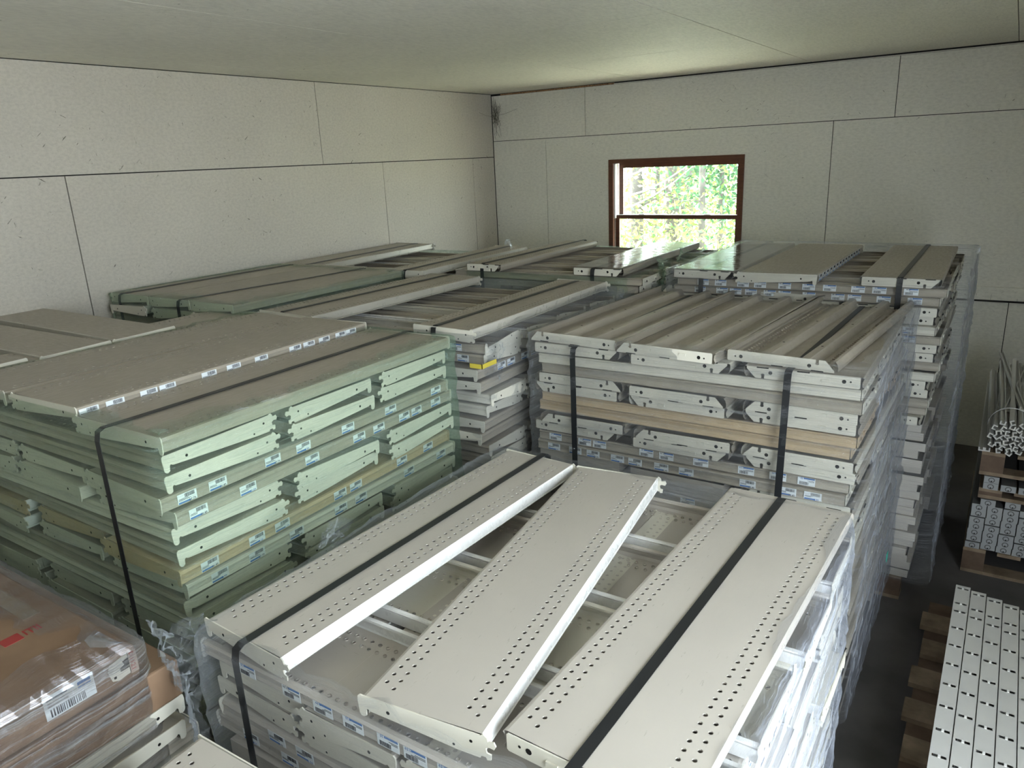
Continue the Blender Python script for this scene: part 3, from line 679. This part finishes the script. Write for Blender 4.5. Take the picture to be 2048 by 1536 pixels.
# ------------------------------------------------------------------ carton load at the lower left
BZ = zt(-1.2)
def carton(x0, x1, y0, y1, z0, z1, label, yaw=0.0):
    o = thing('cardboard_carton', label, 'carton', ((x0+x1)/2, (y0+y1)/2, z0), (0,0,yaw), 'wrapped cartons')
    hx, hy, h = (x1-x0)/2, (y1-y0)/2, z1-z0
    m = MB(); m.box(-hx, -hy, 0, hx, hy, h); b = m.build('box_body', M_CARD, o)
    md = b.modifiers.new('b', 'BEVEL'); md.width = .006; md.segments = 2
    m = MB(); m.box(-hx-.0005, hy-.085, h, .14, hy-.045, h+.0006); m.build('packing_tape', M_TAPEB, o)
    return o
M_CARDP = mat('pale_cardboard', (.40,.31,.25), .6)
M_TAPEB = mat('pale_packing_tape', (.20,.145,.09), .2, .6)
c1 = carton(1.62, 2.585, -6.35, -5.375, BZ-.088, BZ, 'brown carton with red print and a white barcode label')
c2 = carton(1.60, 2.600, -6.30, -5.290, BZ-.190, BZ-.0885, 'brown carton under the printed one, its corner sticking out')
hx = (2.585-1.62)/2; hy = (6.35-5.375)/2
m = MB(); Z = -.072
m.box(hx, .280, .098+Z, hx+.001, .387, .154+Z)
rn = random.Random(5); y = .290
while y < .365: w_ = rn.choice((.0015,.002,.003)); m.box(hx+.001, y, .102+Z, hx+.0015, y+w_, .121+Z, 1); y += w_+rn.choice((.0015,.003))
for k in range(3): m.box(hx+.001, .287, .127+Z+k*.008, hx+.0015, .33+.02*(k % 2), .130+Z+k*.008, 1)
m.box(hx+.001, .352, .133+Z, hx+.0015, .380, .148+Z, 2)
m.build('barcode_label', [M_PAPER, M_INK, M_BLUE], c1)
m = MB(); m.box(hx, .4680, .093+Z, hx+.0012, .4865, .150+Z)
for f in text_faces('D1121', .0145): m.face([(hx+.0016, .4705+p.y, .149+Z-p.x*1.25) for p in f], 1)
m.build('stamped_tag', [M_CARDP, M_RED], c1)
m = MB(); P = [(.424,.100),(.438,.094),(.466,.098),(.466,.113),(.447,.113),(.445,.121),(.456,.126),(.452,.136),(.466,.140),(.466,.150),(.424,.143),(.418,.128)]; P = [(a, b+Z) for a, b in P]
m.plate(P, hx, hx+.0012, 0); m.box(hx, .4665, .098+Z, hx+.0011, .4675, .150+Z, 1); m.plate([(a, b+Z) for a, b in ((.445,.113),(.466,.113),(.466,.138),(.453,.134),(.456,.126),(.444,.122))], hx-.001, hx+.0014, 1); m.box(hx+.0012, .428, .103+Z, hx+.0015, .434, .109+Z, 1)
m.build('bracket_showing', [M_ST2, M_HOLE_SHADE], c1)
m = MB(); o_x, o_y = .2, .36
m.box(.185, .325, .0880, .222, .368, .0886)
for f in text_faces('ITII', .040): m.face([(.216-p.y, .374+p.x*.72, .0886) for p in f])
m.build('red_print', M_RED, c1)
BB = Stack('A', 1.40, 2.59, -6.42, -5.31, BZ-.192, 'carton load at lower left')
BB.flip_row = -1
BB.rows('XXYYXXYY', 4, 4, None)
fb = film(1.58, 2.59, -6.42, -5.362, .2, BZ+.001, F_CLEAR, 'glaring clear stretch film around the carton load', off=.018, hem=.20, seed=51, mt_side=F_GLARE, wob=.008, hemz=.004)

# ------------------------------------------------------------------ pallets at the right: slotted uprights
def upright_mesh(Ln):
    m = MB(); W = .054; h = .030; xs = [0,.007,.0225,.0315,.047,W]
    y = -.03; ys = [0]; cuts = []
    pos = [.02,.147,.211] + [.211+.127*k for k in range(1, 30)]
    for p_ in pos:
        if p_+.012 < Ln: ys += [p_, p_+.0115]; cuts.append(len(ys)-2)
    ys.append(Ln)
    for j, (a, b) in enumerate(zip(ys, ys[1:])):
        for i, (c, d) in enumerate(zip(xs, xs[1:])):
            if j in cuts and i in (1, 3):
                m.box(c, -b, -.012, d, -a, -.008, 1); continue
            m.face([(c,-b,0),(d,-b,0),(d,-a,0),(c,-a,0)])
        if j in cuts: m.box(xs[2]+.001, -b-.001, 0, xs[3]-.001, -a+.001, .0016, 2)
    m.face([(0,0,0),(0,-Ln,0),(0,-Ln,-h),(0,0,-h)]); m.face([(W,0,0),(W,-Ln,0),(W,-Ln,-h),(W,0,-h)]); m.face([(0,0,0),(W,0,0),(W,0,-h),(0,0,-h)]); m.face([(0,-Ln,0),(W,-Ln,0),(W,-Ln,-h),(0,-Ln,-h)])
    return m.mesh('slotted_upright', [M_ALU, M_HOLE_SHADE, M_LIP])
um = upright_mesh(2.1)
UZ = zt(-2.0)
places = ['nearest the aisle','second from the aisle','third from the aisle','fourth from the aisle','fifth from the aisle','sixth from the aisle']
for i in range(6):
    o = link('slotted_upright', um); o.location = (4.172+i*.0575, -2.745-.022*i, UZ); o.rotation_euler = (0,0,-.006)
    tag(o, f'white slotted upright lying in the low right pile, {places[i]}', 'upright', 'slotted uprights on the low pallet')
m = MB()
for k in range(1, 6):
    for i in range(6):
        x = 4.176+i*.0575; m.box(x, -4.8, UZ-.036*k-.031, x+.053, -2.76-.022*i, UZ-.036*k-.002)
tag(m.build('slotted_uprights', M_ALU), 'lower layers of the slotted upright pile', 'upright', 'uprights beneath the top layer', 'stuff')
# long pallet under them, boards stick out to the left
o = thing('wooden_pallet', 'long wooden pallet under the slotted uprights, boards sticking out', 'pallet', (4.5, -3.6, 0), (0,0,0), 'right side pallets')
for i in range(11):
    m = MB(); y = -4.95+i*.215; m.box(-.42-(.02 if i % 3 else 0), y+3.6, .118, .5, y+3.6+.12, .138); m.build('deck_board', M_WOOD, o)
for i, xx in enumerate((-.42, .0, .4)):
    m = MB(); m.box(xx, -1.35, .02, xx+.09, 1.05, .118); m.build('stringer', M_WOODR, o)
    m = MB(); m.box(xx, -1.35, 0, xx+.09, 1.05, .02); m.build('bottom_board', M_WOOD, o)
m = MB(); m.box(0,0,0,.16,.10,.0015); m.box(.02,.02,.0015,.10,.026,.0019,1); m.box(.02,.05,.0015,.12,.055,.0019,1); o = tag(m.build('shipping_label', [M_PAPER, M_INK]), 'white shipping label on the slotted uprights at bottom right', 'label'); o.location = (4.31, -4.33, UZ+.002); o.rotation_euler = (0,0,-.1)

# ------------------------------------------------------------------ pallet tower with channels and bundle
UX, UY = 4.18, -1.95
pl = pallet(UX+.5, UY+.55, 1.0, 1.1, 0, 'bottom pallet of the tower by the window wall', 'right side pallets', h=.14)
def tube_mesh():
    m = MB(); W, Hh, Ln = .065, .0345, 1.15
    m.box(0, 0.002, 0, W, Ln, Hh, 1)
    m.box(0.0005, 0, .0005, W-.0005, .002, Hh-.0005, 0)
    for r, mi, yy in ((.0145, 1, -.0004), (.010, 0, -.0008)):
        m.face([(W/2+r*math.cos(2*PI*k/14), yy, Hh*.48+r*math.sin(2*PI*k/14)*.95) for k in range(14)], mi)
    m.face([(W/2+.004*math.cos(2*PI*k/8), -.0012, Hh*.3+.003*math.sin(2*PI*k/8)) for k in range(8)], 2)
    return m.mesh('steel_channel', [M_TUBE, M_TDARK, M_HOLE_SHADE])
tm = tube_mesh(); cn = ['first','second','third','fourth','fifth','sixth']
hts = [7, 7, 8, 7, 7, 7]
for c in range(6):
    for r in range(hts[c]):
        o = link('steel_channel', tm); o.location = (UX+.004+c*.0685+(.003 if r % 2 else 0)+.002*(r//2), UY+.004*((r*7+c*3) % 4), .1405+r*.0355)
        tag(o, f'grey channel end on the bottom pallet, {cn[c]} column from the aisle, {ORD[r].replace("top","lowest")} from below'.replace('lowest from below','lowest'), 'channel', 'channels on the bottom tower pallet')
o = link('steel_channel', tm); o.location = (UX+.045, UY, .1405+7*.0355); tag(o, 'single grey channel lying on top of the first two columns', 'channel', 'channels on the bottom tower pallet')
m = MB(); m.box(0,0,0,.10,1.1,.018); o = None
p1 = pallet(UX+.53, UY+.55, 1.0, 1.08, 0, 'middle pallet of the tower, thin boards', 'right side pallets', h=.055, z=.1405+8*.0355+.001)
z1_ = .1405+8*.0355+.056
for i, (dx, nn) in enumerate(((.045,2),(.12,1),(.195,1),(.275,1),(.35,1))):
    for r in range(nn):
        o = link('steel_channel', tm); o.location = (UX+dx, UY, z1_+.0005+r*.0355); tag(o, f'grey channel end on the middle tower pallet, {cn[i]} from the aisle' + (', upper one' if r else ''), 'channel', 'channels on the middle tower pallet')
p2 = pallet(UX+.52, UY+.56, 1.0, 1.1, 0, 'top pallet of the tower, under the channel bundle', 'right side pallets', h=.125, z=z1_+.072)
z2_ = z1_+.072+.125
m = MB(); prof = [(0,0),(.026,0),(.026,.020),(.0195,.020),(.0195,.006),(.0065,.006),(.0065,.020),(0,.020)]
def uch(Ln):
    m = MB(); n = len(prof); b = 0
    m.v = [(x-.013, 0, z-.010) for x, z in prof]+[(x-.013, Ln, z-.010) for x, z in prof]
    m.f = [tuple(range(n)), tuple(range(2*n-1, n-1, -1))]+[(i, n+i, n+(i+1) % n, (i+1) % n) for i in range(n)]; m.m = [0]*len(m.f)
    return m.mesh('steel_strip', M_ALU)
us = uch(1.25); k = 0; rn = random.Random(9)
rings = [(0, 1), (.030, 6), (.056, 12), (.082, 12)]
for rad, n in rings:
    for i in range(n):
        a = 2*PI*i/n + rn.uniform(-.08,.08); x = UX+.125+rad*math.cos(a); z = z2_+.093+rad*math.sin(a)
        if z < z2_+.016: z = z2_+.016
        o = link('steel_strip', us); o.location = (x, UY-.02+rn.uniform(-.012,.012), z)
        o.rotation_euler = (rn.uniform(-.006,.012), rn.random()*PI, rn.uniform(-.02,.02))
        ck = ['three','two','one','twelve','eleven','ten','nine','eight','seven','six','five','four'][(i*12//n) % 12]
        tag(o, 'thin white steel strip at the core of the tied bundle' if n == 1 else f"thin white steel strip in the tied bundle, {['','inner','middle','outer'][rings.index((rad,n))]} ring, at {ck} o'clock", 'strip', 'white steel strips in the tied bundle')
for i, dx in enumerate((.015, .04, .225, .255, .29)):
    o = link('steel_strip', us); o.location = (UX+dx, UY+.01, z2_+.0095); tag(o, f'thin white strip lying flat on the top pallet, {cn[i]} from the aisle', 'strip', 'loose white strips on the top pallet')
for i, (dx, rz, zz) in enumerate(((.10,.10,.19),(.165,-.09,.205),(.20,.02,.18))):
    o = link('steel_strip', us); o.location = (UX+dx, UY+.20, z2_+zz-.02); o.rotation_euler = (-.01,0,-rz); tag(o, ['white strip crossing over the bundle to the left','white strip crossing over the bundle to the right','white strip lying straight on the bundle'][i], 'strip', 'loose strips over the bundle')
m = MB(); pts = [(UX+.125+.098*math.cos(a*2*PI/24), UY+.16, z2_+.098+.098*math.sin(a*2*PI/24)) for a in range(25)]; m.tube(pts, .002, 5, cap=False)
tag(m.build('film_tie', mat('white_film_tie', (.7,.7,.7), .25, .6)), 'twisted film tie around the white strip bundle', 'tie')

# ------------------------------------------------------------------ cobweb in the corner
m = MB(); rn = random.Random(3); cc = Vector((.03, -.03, zt(.22)))
for k in range(46):
    a = cc+Vector((rn.uniform(0,.06), -rn.uniform(0,.05), rn.gauss(0,.07))); b = cc+Vector((rn.uniform(0,.10), -rn.uniform(0,.03), rn.gauss(0,.09)))
    mid = (a+b)/2+Vector((0,0,-.012)); m.tube([a, mid, b], .0012, 3)
for e in ((.27,-.005,.05),(-.0,-.22,.03),(.02,-.01,.17),(.10,-.004,.10)): m.tube([cc, cc+Vector(e)*.5-Vector((0,0,.01)), cc+Vector(e)], .001, 3)
tag(m.build('cobweb', mat('dusty_cobweb', (.10,.09,.07), .9)), 'dusty grey cobweb in the upper room corner', 'cobweb')

# ------------------------------------------------------------------ woods outside
M_BARK = noisy('pale_bark', (.055,.048,.043), (.10,.088,.08), 8, (1,1,.3), .9)
def leaf_mat(name, rgb):
    m = mat(name, rgb, .55, .3); b = m.node_tree.nodes['Principled BSDF']
    b.inputs['Subsurface Weight'].default_value = 0
    tl = N(m, 'ShaderNodeBsdfTranslucent'); tl.inputs[0].default_value = (*[min(1, x*1.2) for x in rgb], 1)
    mx = N(m, 'ShaderNodeMixShader'); mx.inputs[0].default_value = .45
    out = [n for n in m.node_tree.nodes if n.type == 'OUTPUT_MATERIAL'][0]
    L(m, b.outputs[0], mx.inputs[1]); L(m, tl.outputs[0], mx.inputs[2]); L(m, mx.outputs[0], out.inputs[0]); return m
M_LEAF = [leaf_mat('spring_leaf', (.10,.145,.035)), leaf_mat('light_leaf', (.16,.185,.07)), leaf_mat('deep_leaf', (.04,.10,.045))]
def leaves(rn, n, c, rad, size):
    m = MB()
    for _ in range(n):
        p = Vector(c)+Vector((rn.gauss(0,rad[0]), rn.gauss(0,rad[1]), rn.gauss(0,rad[2]))); s = size*rn.uniform(.6,1.4)
        a = Vector((rn.gauss(0,1), rn.gauss(0,1), rn.gauss(0,1))).normalized(); b = a.cross(Vector((rn.gauss(0,1), rn.gauss(0,1), rn.gauss(0,1)))).normalized()
        m.face([p-a*s, p+b*s*.45, p+a*s, p-b*s*.45], rn.randrange(2) if rn.random() < .85 else 2)
    return m
rn = random.Random(21)
cam = Vector((4.17,-6.116,-.157+FZ))
def at_window(wx, wz, dist):
    """ground point and height seen through a point of the window, dist metres beyond the wall"""
    d = (Vector((wx, 0, wz))-cam); return cam + d*((dist+6.116)/6.116)
trees = [(1.47, 7.0, .12, 'thick pale trunk seen at left through the window'), (1.63, 9, .05, 'thin dark trunk beside the thick left one outside'), (1.80, 8.0, .20, 'broad pale trunk in the middle of the window view'),
         (2.05, 6.0, .055, 'slim straight trunk right of centre outside'), (1.93, 11, .10, 'distant trunk between the middle ones outside')]
for i, (wx, dist, rad, lab) in enumerate(trees):
    p = at_window(wx, zt(-.6), dist); bx, by = p.x, p.y
    t = thing('tree', lab, 'tree', (bx, by, -.2), (0,0,0), 'trees outside the window')
    lean = rn.uniform(-.04,.04)
    m = MB(); m.tube([(0,0,0),(lean,0,1.5),(lean*2,0,3.5),(lean*3,0,6)], [rad*1.15, rad, rad*.9, rad*.6], 10); m.build('trunk', M_BARK, t, True)
    m = MB()
    for b in range(7):
        z = rn.uniform(.8, 4.0); a = rn.uniform(0, 2*PI); q = Vector((lean*z/3, 0, z)); pts = [q]
        dv = Vector((math.cos(a), math.sin(a), rn.uniform(-.1,.6)))
        for s_ in range(4): q = q+dv*.35; dv += Vector((0,0,rn.uniform(-.3,.25))); pts.append(q.copy())
        m.tube(pts, [rad*.22,rad*.18,rad*.12,rad*.08,rad*.04], 5)
    m.build('branch', M_BARK, t)
    leaves(rn, 1500, (lean*3, 0, 3.6), (1.1,1.0,1.1), .045).build('foliage', M_LEAF, t)
t = thing('tree', 'bushy darker green evergreen at right through the window', 'tree', tuple(at_window(2.2, zt(-.6), 6.5).xy)+(-.2,), (0,0,0), 'trees outside the window')
m = MB(); m.tube([(0,0,0),(0,0,4)], [.06,.02], 8); m.build('trunk', M_BARK, t)
leaves(rn, 3500, (0,0,2.5), (.45,.45,.7), .05).build('foliage', [M_LEAF[2], M_LEAF[2], M_LEAF[0]], t)
m = MB(); un = leaves(rn, 9000, at_window(1.8, zt(-1.0), 5), (2.8, 1.6, .55), .045); un2 = leaves(rn, 9000, at_window(1.75, zt(-.75), 9), (4.0, 1.6, .75), .06)
b = len(un.v); un.v += un2.v; un.f += [tuple(b+i for i in f) for f in un2.f]; un.m += un2.m
un3 = leaves(rn, 16000, at_window(1.75, zt(-.5), 14), (5.5, 2, 2.6), .09); b = len(un.v); un.v += un3.v; un.f += [tuple(b+i for i in f) for f in un3.f]; un.m += un3.m
tag(un.build('undergrowth', M_LEAF), 'light green spring undergrowth outside the window', 'undergrowth', None, 'stuff')
m = MB()
for s_ in ((-.0,-.62),(.1,-.5),(.02,-.35)):
    p = at_window(1.30+s_[0], zt(s_[1]), 2.2); pts = [p-Vector((.6,0,.12))]
    for k in range(6): pts.append(p+Vector((-.3+.22*k, .05*k, -.05+.02*k*k)))
    m.tube(pts, [.012,.011,.010,.009,.007,.005,.003], 5)
tag(m.build('bare_branches', mat('pale_twig', (.6,.55,.5), .8)), 'bare curved twigs arching across the left of the window', 'branches', None, 'stuff')
print('INDIVIDUAL SHELVES', N_SHELF[0])
